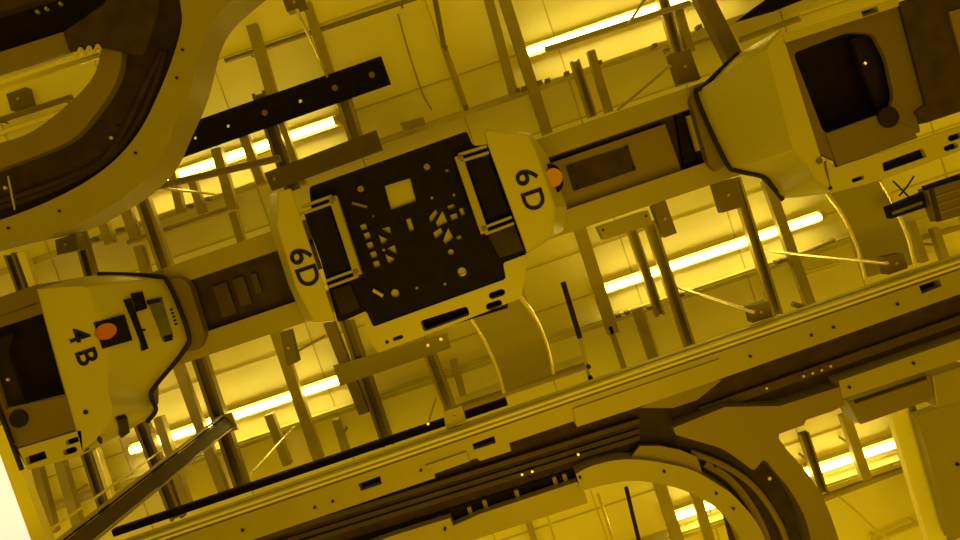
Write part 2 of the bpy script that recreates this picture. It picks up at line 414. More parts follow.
r1 = [(484, 130), (528, 134), (536, 152), (555, 207), (553, 234), (527, 253), (488, 146)]
r2 = [(484, 129), (531, 133), (547, 154), (567, 207), (563, 231), (527, 254), (488, 146)]
k = cover(V1, r1, r2, DV+.12, [(478+(x-478)*.97, 224+(y-224)*.97) for x, y in r2], DV+.34)
text('lettering', '6', 525.5, 177, DV, .102, k, sx=1.1); text('lettering', 'D', 532.5, 200, DV, .102, k, sx=.98)
# black base plate with its windows
sq = lambda x, y, l=7, w=7: rect(x, y, l, w)
holes = [[(384, 186), (410, 178), (416, 201), (391, 210)], sq(410, 225, 5, 13)]
holes += [sq(x, y, 6.5, 6.5) for x, y in ((363.5, 227.5), (367, 236), (370, 245.5), (373.5, 255), (376.5, 264.5))]
holes += [[(381, 229), (389.5, 226.5), (391.5, 235)], [(378, 235), (388, 239.5), (385, 243), (381.5, 245)], [(386.5, 249), (394.5, 245), (397.5, 255)],
          [(384.5, 254), (395, 259), (393, 262), (388, 264)]]
grow = lambda l, k: [(sum(p[0] for p in l)/len(l)+(x-sum(p[0] for p in l)/len(l))*k, sum(p[1] for p in l)/len(l)+(y-sum(p[1] for p in l)/len(l))*k) for x, y in l]
holes += [grow(l, 1.3) for l in ([(430, 217), (435, 211), (437, 214), (431, 222)], [(437, 222), (442, 213), (446, 222), (438, 226)], [(434, 233), (440, 229), (442, 233), (436, 238)],
          [(444, 240), (448, 230), (452, 238), (446, 243)])]
holes += [sq(454, 217, 7, 6), sq(451, 207, 7, 4), sq(462, 212, 4, 8), sq(459, 238, 5, 4)]
holes += [circle(395, 293.5, 4.3), circle(462, 272, 4.6), circle(451, 252.5, 3.2), circle(447, 171, 2), circle(373, 217, 1.6)]
plate('base_plate', 'black', roundpoly([(309, 187), (467, 131), (473, 146), (489, 144), (527, 255), (503, 264), (507, 280), (372, 328), (366, 311), (338, 323), (315, 240)], 4), DV+.06, .012, holes, V1)
bolts(V1, [(361, 189), (427, 167)], DV+.06, 3.4, 'plate', 'stud', .01)
bolts(V1, [(432, 198), (454, 195), (417, 288), (384, 250), (445, 284)], DV+.06, 1.6, 'plate', 'stud', .006)
b = MB(); b.tube([P(352, 203, DV+.05), P(367, 207, DV+.05)], .005); b.build('wire', 'plate', V1)
b = MB(); b.tube([P(373, 290, DV+.05), P(383, 296, DV+.05)], .006); b.build('wire', 'cream', V1)
plate('inner_tray', 'cream', [(345, 185), (462, 145), (496, 262), (380, 305)], DV+.078, .006, (), V1)
# cross walls of the gripper bay either side of the windows
plate('gripper_block', 'black', [(304, 214), (328, 206), (350, 268), (327, 278)], DV+.02, .10, parent=V1, bevel=.006)
plate('gripper_block', 'black', [(466, 158), (487, 150), (508, 212), (488, 220)], DV+.02, .10, parent=V1, bevel=.006)
plate('bay_floor', 'brown', [(486, 232), (513, 222), (524, 250), (500, 258)], DV+.04, .02, parent=V1, bevel=.004)
plate('bay_floor', 'rubber', [(332, 290), (350, 284), (360, 308), (341, 316)], DV+.04, .02, parent=V1, bevel=.004)
# guard frames
def guard(px, w):
    fr = MB(); pts = [P(x, y, DV+.0) for x, y in px]
    o = None
    for a, c, ww in zip(pts, pts[1:], w):
        ax = (c-a).normalized(); e = ax*(ww*.5)
        if ww > .02: fr.profile(a-e*0.6, c+e*0.6, BOX(ww, .03))
        else:
            sd = ax.cross(Vector((0, 0, 1)))
            fr.profile(a+sd*.011, c+sd*.011, BOX(.010, .03)); fr.profile(a-sd*.011, c-sd*.011, BOX(.010, .03))
    return fr.build('guard_frame', 'rail', V1, bevel=.003)
guard([(302, 210), (333, 199), (357, 273), (327, 284)], (.012, .028, .012))
guard([(488, 149), (459, 158), (484, 231), (513, 220)], (.012, .028, .012))
bolts(V1, [(333, 199), (356, 272), (460, 157), (484, 229)], DV-.002, 2.6, 'bracket', 'bolt')
# pale side skirt with slots
sk = roundpoly([(346, 320), (366, 311), (373, 327), (506, 279), (503, 263), (527, 254), (527, 262), (521, 298), (440, 330), (378, 353), (367, 336), (364, 318)], 3)
plate('side_skirt', 'cream', sk, DV+.05, .22, [roundpoly([(420, 321), (467, 306), (470, 315), (424, 332)], 3), pill(497, 294, 17, 7), pill(494, 305, 17, 7), pill(398, 338, 11, 4), circle(387, 342, 2)], V1, bevel=.006)
plate('skirt_backing', 'black', [(412, 318), (508, 285), (508, 308), (420, 335)], DV+.12, .01, parent=V1)
# stop lamp on the end
b = MB(); c = P(553, 178, DV+.05); b.tube([c+Vector((0, -.005, .02)), c+Vector((0, .0, -.015))], px2m(9.5, DV), 18); b.build('signal_lens', 'orange', V1, smooth=True)
plate('lens_mount', 'black', circle(553, 178, 10, 18, 15, -ANG), DV+.07, .05, parent=V1)
# carriage hanging from the track
for cx_, cy_ in ((300, 258), (522, 185)):
    plate('carriage', 'rubber', rect(cx_, cy_, 20, 34), DV+.3, .14, parent=V1)

def plane_hit(px, py, pl):
    o_, nrm = pl; r = ray(px, py); w0 = Vector((0, 0, CAMZ)); k = (o_-w0).dot(nrm)/r.dot(nrm); return w0+r*k
from mathutils.bvhtree import BVHTree
def skin(o):
    """ray lookup on a finished shell, in world space"""
    r = o
    while r.parent: r = r.parent
    return BVHTree.FromPolygons([v.co+Vector(r.location) for v in o.data.vertices], [tuple(p.vertices) for p in o.data.polygons])
TREE = None
def on_plane(name, m, pts, pl, t, parent, off=0.0):
    """a piece lying on a sloped face, t thick outwards"""
    o_, nrm = pl; b = MB(); out = -nrm if nrm.z > 0 else nrm
    q = []
    for x, y in pts:
        h = TREE.ray_cast(Vector((0, 0, CAMZ)), ray(x, y).normalized())[0] if TREE else None
        q.append(h if h is not None else plane_hit(x, y, pl))
    if TREE:
        c = sum(q, Vector())/len(q); nn = Vector()
        for a_, b_ in zip(q, q[1:]+q[:1]): nn += (a_-c).cross(b_-c)
        nn.normalize()
        if nn.dot(out) < 0: nn = -nn
        ex = 0.0; cx_, cy_ = sum(p[0] for p in pts)/len(pts), sum(p[1] for p in pts)/len(pts)
        for (x0, y0), (x1, y1) in zip(pts, pts[1:]+pts[:1]):
            for f in (.25, .5, .75):
                for g in (1, .6, .25, 0):
                    h = TREE.ray_cast(Vector((0, 0, CAMZ)), ray(cx_+(x0+(x1-x0)*f-cx_)*g, cy_+(y0+(y1-y0)*f-cy_)*g).normalized())[0]
                    if h is not None: ex = max(ex, (h-c).dot(nn))
        for i in range(len(q)): q[i] = q[i]-nn*(q[i]-c).dot(nn)+nn*ex
        out = nn
    b.loft([[p+out*(t+off) for p in q], [p-out*.012 for p in q]]); return b.build(name, m, parent)
def mkplane(a, b_, c): return (a, (b_-a).cross(c-a).normalized())

# --- vehicle 4B
V2 = thing('transport_vehicle', 'ceiling vehicle at the left edge with a pale nose marked 4B', 'vehicle', P(80, 370, DV), 'ceiling transport vehicles')
r1 = [(36, 288), (76, 285), (84, 286), (89, 292), (101, 330), (108, 352), (108, 378), (109, 394), (113, 410), (108, 424), (97, 440), (82, 452)]
r2 = [(35, 285), (98, 275), (152, 277), (167, 286), (186, 332), (182, 349), (155, 383), (150, 395), (154, 409), (146, 420), (97, 447), (82, 455)]
r3 = [(478+(x-478)*.985, 224+(y-224)*.985) for x, y in r2]
k2 = nose(V2, r1, r2, DV+.30)
sp = [P(x, y, DV+.285) for x, y in [(98, 274), (155, 276), (169, 285), (188, 333), (184, 351), (156, 385), (151, 396), (156, 410), (147, 422)]]
sp = [Vector(p) for p in smooth_line([tuple(p) for p in sp], 5)]
b = MB(); b.tube(sp, .0085, 8); b.build('trim_gasket', 'rubber', V2, smooth=True)
q = [(100, 277), (152, 279), (165, 287), (182, 334), (178, 348), (150, 383), (150, 409), (100, 440)]
b = MB(); b.loft([ringpts(q, DV+.31), ringpts([(x+10, y-4) for x, y in q], DV+.34)]); b.build('body_shell', 'body', V2, bevel=.01)
plate('neck', 'bracket', roundpoly([(160, 282), (180, 277), (189, 284), (205, 335), (199, 350), (178, 352)], 5), DV+.305, .05, parent=V2, bevel=.006)
TREE = skin(k2)
pl = mkplane(P(89, 292, DV), P(108, 352, DV), P(177, 310, DV+.30))
text('lettering', '4', 78, 335.5, DV, .10, k2, sx=1.0); text('lettering', 'B', 86, 356.5, DV, .10, k2, sx=1.0)
sb = on_plane('sensor_box', 'black', [(93, 323), (122, 315), (130, 341), (102, 349)], pl, .004, V2)
on_plane('sensor_window', 'grey', [(112, 320), (120, 317.5), (126, 338), (118, 341)], pl, .002, sb, .004)
on_plane('signal_lens', 'orange', circle(104, 332, 10.5, 16, 8, -ANG), pl, .012, sb, .004)
on_plane('sensor_strip', 'black', [(123, 300), (128, 298.5), (146, 349), (141, 351)], pl, .006, V2)
on_plane('strip_mark', 'black', [(136, 331), (144, 329), (144.5, 331), (136.5, 333)], pl, .007, V2)
on_plane('sensor_cap', 'black', [(130, 294), (141, 292), (146, 309), (136, 312)], pl, .008, V2)
lw = on_plane('scanner_window', 'grey', [(147, 302), (160, 299.5), (172, 337), (162, 341)], pl, .006, V2)
on_plane('window_edge', 'ink', [(161, 337), (170, 334), (171, 340), (164, 342)], pl, .004, lw, .006)
on_plane('window_edge', 'ink', [(146, 301), (160, 298), (161, 302), (148, 305)], pl, .004, lw, .006)
for y_ in range(5):
    on_plane('small_print', 'ink', [(169.5+y_*1.2, 309+y_*3.6), (172.5+y_*1.2, 308+y_*3.6), (173+y_*1.2, 310+y_*3.6), (170+y_*1.2, 311+y_*3.6)], pl, .001, V2)
plp = mkplane(P(113, 410, DV), P(108, 424, DV), P(154, 409, DV+.30))
on_plane('side_hatch', 'rubber', [(115, 417), (124, 413), (127.5, 429), (118, 434)], plp, .004, V2)
on_plane('latch', 'ink', circle(99, 439, 2.2, 8, 3.2), plp, .004, V2)
bolts(V2, [(86, 412)], DV, 2.6, 'ink', 'latch', .004)
# body frame round the dark load bay
plate('body_frame', 'body', [(-30, 326), (36, 304), (43, 292), (80, 430), (18, 450), (0, 409)], DV+.01, .015, [roundpoly([(-17, 333), (44, 313), (70, 393), (25, 404), (6, 410)], 3)], V2, bevel=.004)
plate('round_boss', 'rubber', circle(18, 419, 9, 18), DV-.004, .02, parent=V2)
plate('lower_plate', 'bracket', [(8, 408), (71, 395), (80, 428), (20, 447)], DV+.006, .02, parent=V2)
plate('load_bay', 'black', [(-28, 330), (60, 300), (85, 420), (20, 440), (2, 408)], DV+.20, .02, parent=V2)
plate('frame_strip', 'body', [(-32, 308), (38, 284), (44, 300), (-26, 325)], DV+.005, .22, parent=V2, bevel=.004)
plate('bay_liner', 'rubber', [(-14, 342), (14, 333), (8, 352), (24, 398), (28, 404), (6, 412)], DV+.08, .02, parent=V2)
b = MB(); b.tube([P(7, 379, DV+.07), P(9.5, 380, DV+.07)], .006, 8); b.build('stud', 'bright', V2)
plate('side_skirt', 'cream', roundpoly([(18, 449), (81, 430), (83, 453), (98, 447), (80, 456), (28, 470)], 2), DV+.0, .02, [rect(36, 458, 21, 8), pill(72.5, 441, 15, 5.5), pill(70, 451, 15, 6)], V2, bevel=.004)
plate('skirt_backing', 'black', [(14, 446), (82, 426), (88, 450), (26, 466)], DV+.03, .01, parent=V2)
b = MB(); b.tube([P(-10, 385, DV), P(22, 470, DV)], .008, 8); b.build('edge_seal', 'rubber', V2)

# --- vehicle at the right edge
V3 = thing('transport_vehicle', 'ceiling vehicle at the right edge with a plain pale nose and dark load bay', 'vehicle', P(840, 110, DV), 'ceiling transport vehicles')
r1 = [(781, 29), (771, 41), (767, 49), (769, 58), (790, 140), (795, 151), (802, 160), (809, 168), (816, 180), (832, 192)]
r2 = [(779, 30), (736, 56), (705, 88), (699, 97), (727, 161), (738, 170), (763, 176), (774, 188), (784, 198), (832, 193)]
k3 = nose(V3, r1, r2, DV+.30)
sp = [P(x, y, DV+.285) for x, y in [(738, 53), (704, 86), (697, 97), (726, 162), (738, 171), (763, 177), (774, 189), (783, 200)]]
sp = [Vector(p) for p in smooth_line([tuple(p) for p in sp], 5)]
b = MB(); b.tube(sp, .0085, 8); b.build('trim_gasket', 'rubber', V3, smooth=True)
q = [(740, 60), (709, 89), (703, 98), (731, 161), (742, 168), (766, 175), (778, 187), (786, 196), (830, 190), (800, 60)]
b = MB(); b.loft([ringpts(q, DV+.31), ringpts([(x-9, y+2) for x, y in q], DV+.34)]); b.build('body_shell', 'body', V3, bevel=.01)
plate('neck', 'bracket', roundpoly([(690, 98), (703, 88), (726, 163), (718, 172), (709, 165)], 4), DV+.305, .05, parent=V3, bevel=.006)
bolts(V3, [(819, 161)], DV, 3.4, 'bracket', 'latch', .006); bolts(V3, [(830, 188)], DV, 1.8, 'ink', 'latch', .006)
plate('body_frame', 'body', [(782, 38), (897, 4), (926, 105), (915, 112), (920, 132), (838, 162), (816, 152), (770, 42)], DV+.01, .02,
      [roundpoly([(793, 53), (848, 32), (873, 33), (886, 58), (894, 96), (889, 112), (876, 115), (824, 134)], 6), circle(893, 117.5, 0.8)], V3, bevel=.004)
plate('load_bay', 'black', [(770, 40), (890, 10), (920, 130), (810, 160)], DV+.20, .02, parent=V3)
plate('bay_liner', 'rubber', roundpoly([(852, 38), (872, 34), (885, 60), (893, 98), (878, 108), (862, 70)], 6), DV+.09, .02, parent=V3)
b = MB(); b.tube([P(864, 62, DV+.08), P(866, 64, DV+.08)], .006, 8); b.build('stud', 'bright', V3)
plate('round_boss', 'rubber', circle(889, 117, 10.5, 20), DV-.005, .02, parent=V3)
plate('lower_plate', 'bracket', [(826, 134), (875, 116), (912, 128), (918, 138), (838, 167)], DV+.004, .02, parent=V3, bevel=.003)
plate('side_skirt', 'cream', roundpoly([(834, 168), (990, 116), (990, 140), (960, 151), (882, 180), (832, 193), (826, 160)], 2), DV-.002, .02, [roundpoly([(882, 163), (923, 148), (927, 157), (884, 172)], 2), pill(951, 147, 15, 6), pill(955, 137, 15, 6), pill(858, 179, 13, 4)], V3, bevel=.004)
plate('skirt_backing', 'black', [(840, 166), (990, 116), (990, 136), (850, 184)], DV+.03, .01, parent=V3)
plate('side_rail', 'cream', [(783, 34), (898, -3), (899, 6), (784, 43)], DV+.0, .05, [rect(870, 11.5, 17, 6)], V3, bevel=.004)
plate('rail_backing', 'black', [(860, 10), (880, 4), (882, 14), (862, 20)], DV+.052, .01, parent=V3)
plate('rear_cover', 'brown', [(899, 2), (985, -28), (1010, 95), (926, 123), (915, 112), (926, 105)], DV-.004, .2, parent=V3, bevel=.006)
plate('rear_panel', 'plate', [(949, 12), (975, 4), (990, 48), (962, 58)], DV-.012, .01, parent=V3, bevel=.003)

# ------------------------------------------------------------------ curved shrouds above the vehicles
def shroud(left, right, d0, d1, label):
    n = len(left); rows = []
    for i, (l, r) in enumerate(zip(left, right)):
        tt = i/(n-1); d = d0+(d1-d0)*tt**1.3
        rows.append([P(l[0]+(r[0]-l[0])*k/6, l[1]+(r[1]-l[1])*k/6, d) for k in range(7)])
    b = MB(); th = Vector((0, -.012, .012))
    for i in range(n-1):
        for k in range(6):
            for s, off in ((1, Vector()), (-1, th)):
                b.bm.faces.new([b.bm.verts.new(p+off) for p in ((rows[i][k], rows[i][k+1], rows[i+1][k+1], rows[i+1][k])[::s])])
    o_ = b
    bmesh.ops.remove_doubles(b.bm, verts=b.bm.verts, dist=1e-5)
    o = thing('curved_shroud', label, 'shroud', rows[0][3], 'curved sheet shrouds')
    b.build('sheet', 'rail', o, smooth=True)
    for col_ in (0, 6):
        e = MB(); e.tube([rows[i][col_] for i in range(n)], .009, 8); e.build('edge_strip', 'bright', o, smooth=True)
    return o
shroud(smooth_line([(470, 318), (478, 330), (487, 346), (497, 368), (504, 392)], 3), smooth_line([(519, 296), (531, 311), (541, 328), (549, 351), (553, 373)], 3), 2.95, 3.5,
       'bent pale sheet shroud showing below the slotted skirt of the 6D vehicle')
shroud(smooth_line([(826, 192), (840, 211), (851, 232), (859, 252), (865, 278)], 3), smooth_line([(880, 180), (890, 197), (899, 217), (908, 238), (914, 264)], 3), 2.95, 3.5,
       'bent pale sheet shroud showing below the plain nose of the right-hand vehicle')

# ------------------------------------------------------------------ hanger plates and brackets
def hplate(pts, d, m, label, holes=(), name='hanger_plate', t=.012):
    d = 3.988
    c = P(sum(p[0] for p in pts)/len(pts), sum(p[1] for p in pts)/len(pts), d)
    o = thing(name, label, 'plate', c, 'flat hanger plates')
    plate('sheet', m, pts, d, t, holes, o, bevel=.002); return o
o = hplate([(180, 126), (381, 56), (391, 84), (150, 169)], 2.72, 'black', 'large black drilled plate left of centre, above the 6D vehicle', [circle(195, 138, 1.8, 8), circle(228, 126, 1.8, 8), circle(300, 101, 2, 8)])
bolts(o, [(265, 113), (335, 88), (372, 75)], 3.988, 3.2, 'plate', 'stud')
o = hplate([(264, 173), (376, 130), (383, 150), (272, 191)], 3.10, 'bracket', 'brown hanger plate touching the top of the 6D vehicle', [circle(274, 179, 1.8, 8)])
o = hplate([(333, 366), (447, 333), (451, 348), (340, 386)], 3.12, 'rail', 'pale brown hanger plate along the skirt below the 6D vehicle', [])
bolts(o, [(441, 339), (428, 345)], 3.988, 1.8, 'bright')
def bracket(pts, d, label, m='bracket'):
    c = P(sum(p[0] for p in pts)/4, sum(p[1] for p in pts)/4, d)
    o = thing('hanger_bracket', label, 'bracket', c, 'small square hanger brackets')
    plate('base', m, pts, d, .05, (), o, bevel=.003)
    cx_, cy_ = sum(p[0] for p in pts)/4, sum(p[1] for p in pts)/4
    bolts(o, [(cx_, cy_)], d, 1.8, 'strut', 'bolt', .008)
    return o
bracket([(669, 54), (690, 49), (701, 79), (679, 85)], 3.0, 'dark square bracket on the upper edge of the track left of the right vehicle')
bracket([(713, 183), (735, 178), (742, 207), (722, 213)], 3.0, 'dark square bracket under the right end of the pale track')
bracket([(652, 206), (665, 199), (677, 233), (664, 238)], 3.0, 'dark narrow bracket under the middle of the pale track')
bracket([(748, 307), (769, 301), (773, 317), (752, 323)], 2.95, 'brown square bracket on the bottom track right of the long glowing lamp')
bracket([(884, 257), (903, 253), (908, 268), (888, 275)], 2.95, 'brown square bracket below the right-hand curved shroud')
bracket([(443, 412), (462, 406), (466, 421), (446, 429)], 2.92, 'brown square bracket at the black strip below the 6D vehicle', 'rail')
bracket([(6, 94), (26, 87), (31, 104), (11, 111)], 4.15, 'dark square bracket inside the loop of the curved track')
bracket([(55, 240), (75, 233), (78, 250), (57, 255)], 3.0, 'brown square bracket under the curved track above the 4B vehicle')
bracket([(280, 333), (290, 330), (298, 362), (287, 366)], 3.0, 'dark narrow bracket under the track left of the 6D vehicle')
bracket([(282, -2), (302, -6), (306, 6), (287, 12)], 3.2, 'brown bracket at the top edge above the large black plate')
bracket([(400, 123), (423, 117), (426, 125), (404, 131)], 4.005, 'pale bracket on the ceiling lip right of the large black plate', 'strut')
o = thing('junction_box', 'pale flat box under the track right of the 6D vehicle', 'box', P(625, 226, 3.0))
plate('casing', 'rail', [(598, 227), (648, 210), (653, 224), (604, 240)], 3.0, .08, (), o, bevel=.005)
bolts(o, [(603, 230), (646, 216)], 3.0, 1.2)

# ------------------------------------------------------------------ cross struts under the ceiling
def strut(p0, p1, w, label, m='strut', prof='box', d=3.95, h=.05, peg=False):
    a, c = P(*p0, d), P(*p1, d); ww = px2m(w, d); t = None
    b = MB(); b.profile(a, c, CHAN(ww, h, .004, ww*.24) if prof == 'chan' else BOX(ww, h))
    if peg:
        mp = (a+c)/2; b.tube([mp+Vector((0, 0, h*.5)), Vector((mp.x, mp.y, CAMZ+DC))], .008, 6)
    o = b.build('cross_strut', m, bevel=.003 if prof == 'box' else 0)
    return tag(o, label, 'strut', 'cross struts under the ceiling')
G = [
 ((487, -8), (514, 94), 9, 'left strut of the yellow pair at the top centre', 'strut', 'box'),
 ((502, -10), (548, 134), 11, 'right strut of the yellow pair at the top centre, ending at the track', 'strut', 'box'),
 ((575, 60), (593, 116), 9, 'left of two short struts above the track right of the 6D cover', 'strut', 'chan'),
 ((591, 50), (610, 112), 8, 'right of two short struts above the track right of the 6D cover', 'strut', 'box'),
 ((661, -10), (680, 56), 10, 'left of two struts running into the dark bracket at the top', 'strut', 'chan'),
 ((678, 5), (692, 52), 8, 'right of two struts running into the dark bracket at the top', 'strut', 'box'),
 ((251, 24), (272, 96), 11, 'strut ending at the upper edge of the large black plate, near the curved track', 'strut', 'box'),
 ((306, 2), (330, 76), 9, 'strut behind a bright rod meeting the large black plate', 'strut', 'box'),
 ((341, 92), (356, 140), 15, 'wide strut between the black plate and the brown hanger plate', 'strut', 'chan'),
 ((258, 92), (292, 190), 14, 'wide dark strut behind the left end of the brown hanger plate', 'darkstrut', 'chan'),
 ((273, 100), (303, 185), 6, 'thin strut right beside the wide dark one at the brown hanger plate', 'strut', 'box'),
 ((215, 148), (232, 208), 10, 'strut crossing the lamp under the large black plate', 'strut', 'box'),
 ((170, 168), (180, 213), 8, 'short strut nearest the curved track under the black plate', 'strut', 'box'),
 ((190, 178), (202, 214), 8, 'second short strut from the curved track under the black plate', 'strut', 'box'),
 ((138, 190), (166, 272), 14, 'wide strut from the curved track to the pale track above 4B', 'strut', 'chan'),
 ((123, 205), (134, 238), 10, 'short strut just left of the wide one under the curved track', 'strut', 'box'),
 ((99, 215), (109, 244), 9, 'leftmost short strut under the bend of the curved track', 'strut', 'box'),
 ((76, 228), (91, 281), 11, 'strut from the curved track to the nose of the 4B vehicle', 'darkstrut', 'chan'),
 ((137, 246), (145, 274), 9, 'short faint strut just above the pale track near the 4B nose', 'strut', 'box'),
 ((232, 212), (242, 246), 8, 'short strut above the pale track left of the 6D cover', 'strut', 'box'),
 ((8, 254), (25, 302), 10, 'dark strut at the left edge above the 4B vehicle', 'darkstrut', 'chan'),
 ((20, 252), (36, 296), 8, 'pale bright side of the dark strut at the left edge', 'bright', 'box'),  # bright side of the dark strut, added as its own pale bar
 ((83, 445), (106, 516), 12, 'dark strut hanging below the slotted skirt of 4B', 'darkstrut', 'chan'),
 ((94, 450), (114, 512), 5, 'bright narrow side of the dark strut below the 4B skirt', 'bright', 'box'),  # pale bar added for the bright side of the strut above
 ((138, 420), (177, 520), 14, 'wide strut crossing the big diagonal post below the 4B nose', 'darkstrut', 'chan'),
 ((157, 418), (188, 512), 9, 'narrow strut beside the wide one below the 4B nose', 'strut', 'box'),
 ((176, 364), (223, 494), 10, 'narrow strut left of the widest one below the track', 'strut', 'box'),
 ((196, 352), (242, 490), 15, 'widest dark strut from the track down to the bottom track, right of the 4B nose', 'darkstrut', 'chan'),
 ((35, 468), (52, 534), 9, 'first faint strut from the glowing panel at bottom left', 'strut', 'box'),
 ((58, 462), (78, 532), 10, 'second faint strut from the glowing panel at bottom left', 'strut', 'box'),
 ((274, 330), (320, 466), 11, 'strut from the track down to the black strip below the left 6D cover', 'strut', 'box'),
 ((328, 322), (364, 414), 11, 'left strut of the pair under the pale brown hanger plate', 'darkstrut', 'box'),
 ((345, 318), (388, 446), 13, 'right strut of the pair under the pale brown hanger plate', 'darkstrut', 'chan'),
 ((428, 350), (452, 414), 12, 'strut from the pale brown hanger plate to the bracket on the black strip', 'strut', 'chan'),
 ((578, 222), (614, 334), 12, 'strut below the track at the left end of the long right lamp', 'strut', 'box'),
 ((610, 326), (626, 372), 5, 'thin strut tail reaching the bottom track under the long right lamp', 'strut', 'box'),
 ((631, 226), (661, 316), 9, 'left strut of the pair under the flat pale box', 'strut', 'chan'),
 ((650, 222), (692, 350), 11, 'right strut of the pair under the flat pale box', 'strut', 'chan'),
 ((637, 308), (655, 362), 10, 'short dull strut between the lamp and the bottom track', 'strut', 'box'),
 ((736, 178), (779, 316), 10, 'left strut of the pair crossing the right end of the long lamp', 'strut', 'chan'),
 ((768, 180), (812, 306), 10, 'right strut of the pair crossing the right end of the long lamp', 'strut', 'box'),
 ((268, 415), (287, 466), 9, 'short strut between the widest strut and the black strip', 'strut', 'box'),
 ((335, 420), (346, 456), 7, 'short faint strut above the black strip below the hanger plate', 'strut', 'box'),
 ((658, 478), (682, 552), 12, 'wide strut inside the arc of the branch track', 'strut', 'box'),
 ((696, 494), (714, 552), 10, 'right strut inside the arc of the branch track', 'strut', 'box'),
 ((805, 434), (825, 496), 9, 'left strut of two crossing the lamp at lower right', 'darkstrut', 'chan'),
 ((846, 415), (868, 480), 10, 'right strut of two crossing the lamp at lower right', 'strut', 'box'),
 ((912, 222), (926, 262), 8, 'left short strut behind the brown rail box at right', 'strut', 'box'),
 ((936, 228), (948, 262), 7, 'right short strut behind the brown rail box at right', 'strut', 'box'),
 ((453, 360), (463, 396), 7, 'short faint strut left of the curved shroud below the 6D vehicle', 'strut', 'box'),
 ((243, 136), (261, 184), 9, 'strut crossing the lamp just left of the brown hanger plate', 'strut', 'box'),
 ((526, 515), (540, 560), 6, 'dull strut at the bottom edge left of the arc', 'strut', 'box'),
]
for i, (p0, p1, w, lab, m, pr) in enumerate(G):
    strut(p0, p1, w, lab, m, pr, 4.0, peg=i in (25, 29, 31, 38, 41, 42, 45, 46, 48))
strut((701, -12), (738, 62), 16, 'wide dark strut meeting the nose of the right vehicle', 'darkstrut', 'box', 3.2, .07)

# pipes that run along the rows
def pipe(p0, p1, w, d, label, m='strut', name='conduit', group='conduits along the ceiling'):
    a, c = P(*p0, d), P(*p1, d); b = MB(); b.tube([a, c], px2m(w, d)/2, 10)
    if d > 4:
        for f in (.12, .88):
            q = a.lerp(c, f); b.tube([q, Vector((q.x, q.y, CAMZ+DC))], .007, 6)
    o = b.build(name, m, smooth=True); return tag(o, label, 'conduit', group)
pipe((225, 61), (425, -5), 5, 4.12, 'brown conduit crossing the top above the large black plate', 'darkstrut')
pipe((155, 187), (280, 158), 7, 3.4, 'dark conduit under the lamp below the large black plate', 'darkstrut')
pipe((128, 243), (238, 206), 6, 4.12, 'conduit crossing the struts above the pale track at left', 'strut')
pipe((456, 409), (588, 365), 8, 4.12, 'thick conduit just above the bottom track below the curved shroud', 'strut')
pipe((545, 50), (690, 3), 6, 3.98, 'long conduit just below the top lamp', 'strut')
pipe((798, 256), (834, 240), 6, 4.12, 'short conduit under the right end of the long lamp', 'strut')
pipe((822, 499), (910, 466), 7, 4.12, 'pale conduit below the lamp at lower right', 'strut')
pipe((872, 541), (924, 521), 6, 4.12, 'pale conduit at the bottom edge near the right upright board', 'bright')
pipe((905, 242), (965, 226), 6, 4.12, 'pale conduit below the brown rail box at right', 'strut')
pipe((664, 52), (725, 36), 5, 4.12, 'short conduit behind the dark bracket at the top', 'strut')
pipe((740, 40), (800, 18), 6, 4.12, 'pale conduit above the right vehicle', 'rail')
pipe((800, 16), (860, -4), 6, 3.4, 'pale conduit at the top edge above the right vehicle', 'bright')
pipe((798, 276), (839, 264), 7, 4.12, 'pale stub of conduit above the bottom track right of the crossed struts', 'bright')
pipe((908, 250), (968, 258), 4, 4.12, 'thin pale conduit running to the right edge above the bottom track', 'bright')
pipe((792, 304), (818, 311), 6, 2.99, 'short pale tube lying on the upper edge of the bottom track', 'rail')
pipe((-12, 124), (72, 97), 6, 4.12, 'brown conduit inside the loop of the curved track', 'darkstrut')
pipe((-12, 137), (62, 112), 5, 4.12, 'pale conduit inside the loop of the curved track, nearest its inner flange', 'bright')
# lip clips
for i, (x, y) in enumerate(((518, 90), (524, 88), (540, 82), (548, 80), (567, 73), (600, 62), (655, 45), (700, 26), (92, 240), (118, 230), (188, 206), (207, 199), (619, 316), (628, 313), (650, 308), (682, 295), (780, 262), (786, 260))):
    b = MB(); c = P(x, y, 4.0); b.profile(c+Vector((-.012, 0, 0)), c+Vector((.012, 0, 0)), BOX(.02, .06)); o = b.build('rail_clip', 'darkstrut')
    tag(o, 'tiny dark clip on the lip beside a ceiling lamp', 'clip', 'clips on the ceiling lips')

# ------------------------------------------------------------------ hanger rods (vertical) and the big post
def rod(px, d0, d1, w, label, m='bright', name='hanger_rod', top=None):
    a = P(*px, d0); c = Vector((a.x, a.y, CAMZ+d1)) if top is None else P(*top, d1)
    b = MB(); b.tube([a, c], px2m(w, d0)/2, 8); o = b.build(name, m, smooth=True); return tag(o, label, 'rod', 'vertical hanger rods')
rod((887, 263), 2.9, 4.2, 4, 'bright rod ending at the bracket below the right-hand curved shroud')
rod((753, 312), 2.9, 4.2, 4, 'bright rod ending at the brown bracket on the bottom track', top=(670, 285))
rod((251, 474), 2.99, 4.06, 3, 'thin bright rod above the black strip right of the big post', top=(294, 427))
rod((50, 530), 2.95, 4.0, 3, 'thin bright rod left of the big post near the glowing panel')
rod((428, 424), 2.99, 4.06, 3, 'thin bright rod left of the bracket on the black strip', top=(436, 398))
rod((160, 188), 3.4, 4.15, 3, 'thin pale rod at the left end of the dark conduit')
rod((297, 10), 3.2, 3.9, 3.5, 'bright rod from the top bracket to the large black plate', top=(327, 76))
rod((670, 66), 3.0, 3.6, 3.5, 'slanting rod left of the dark bracket at the top', 'strut', top=(618, 110))
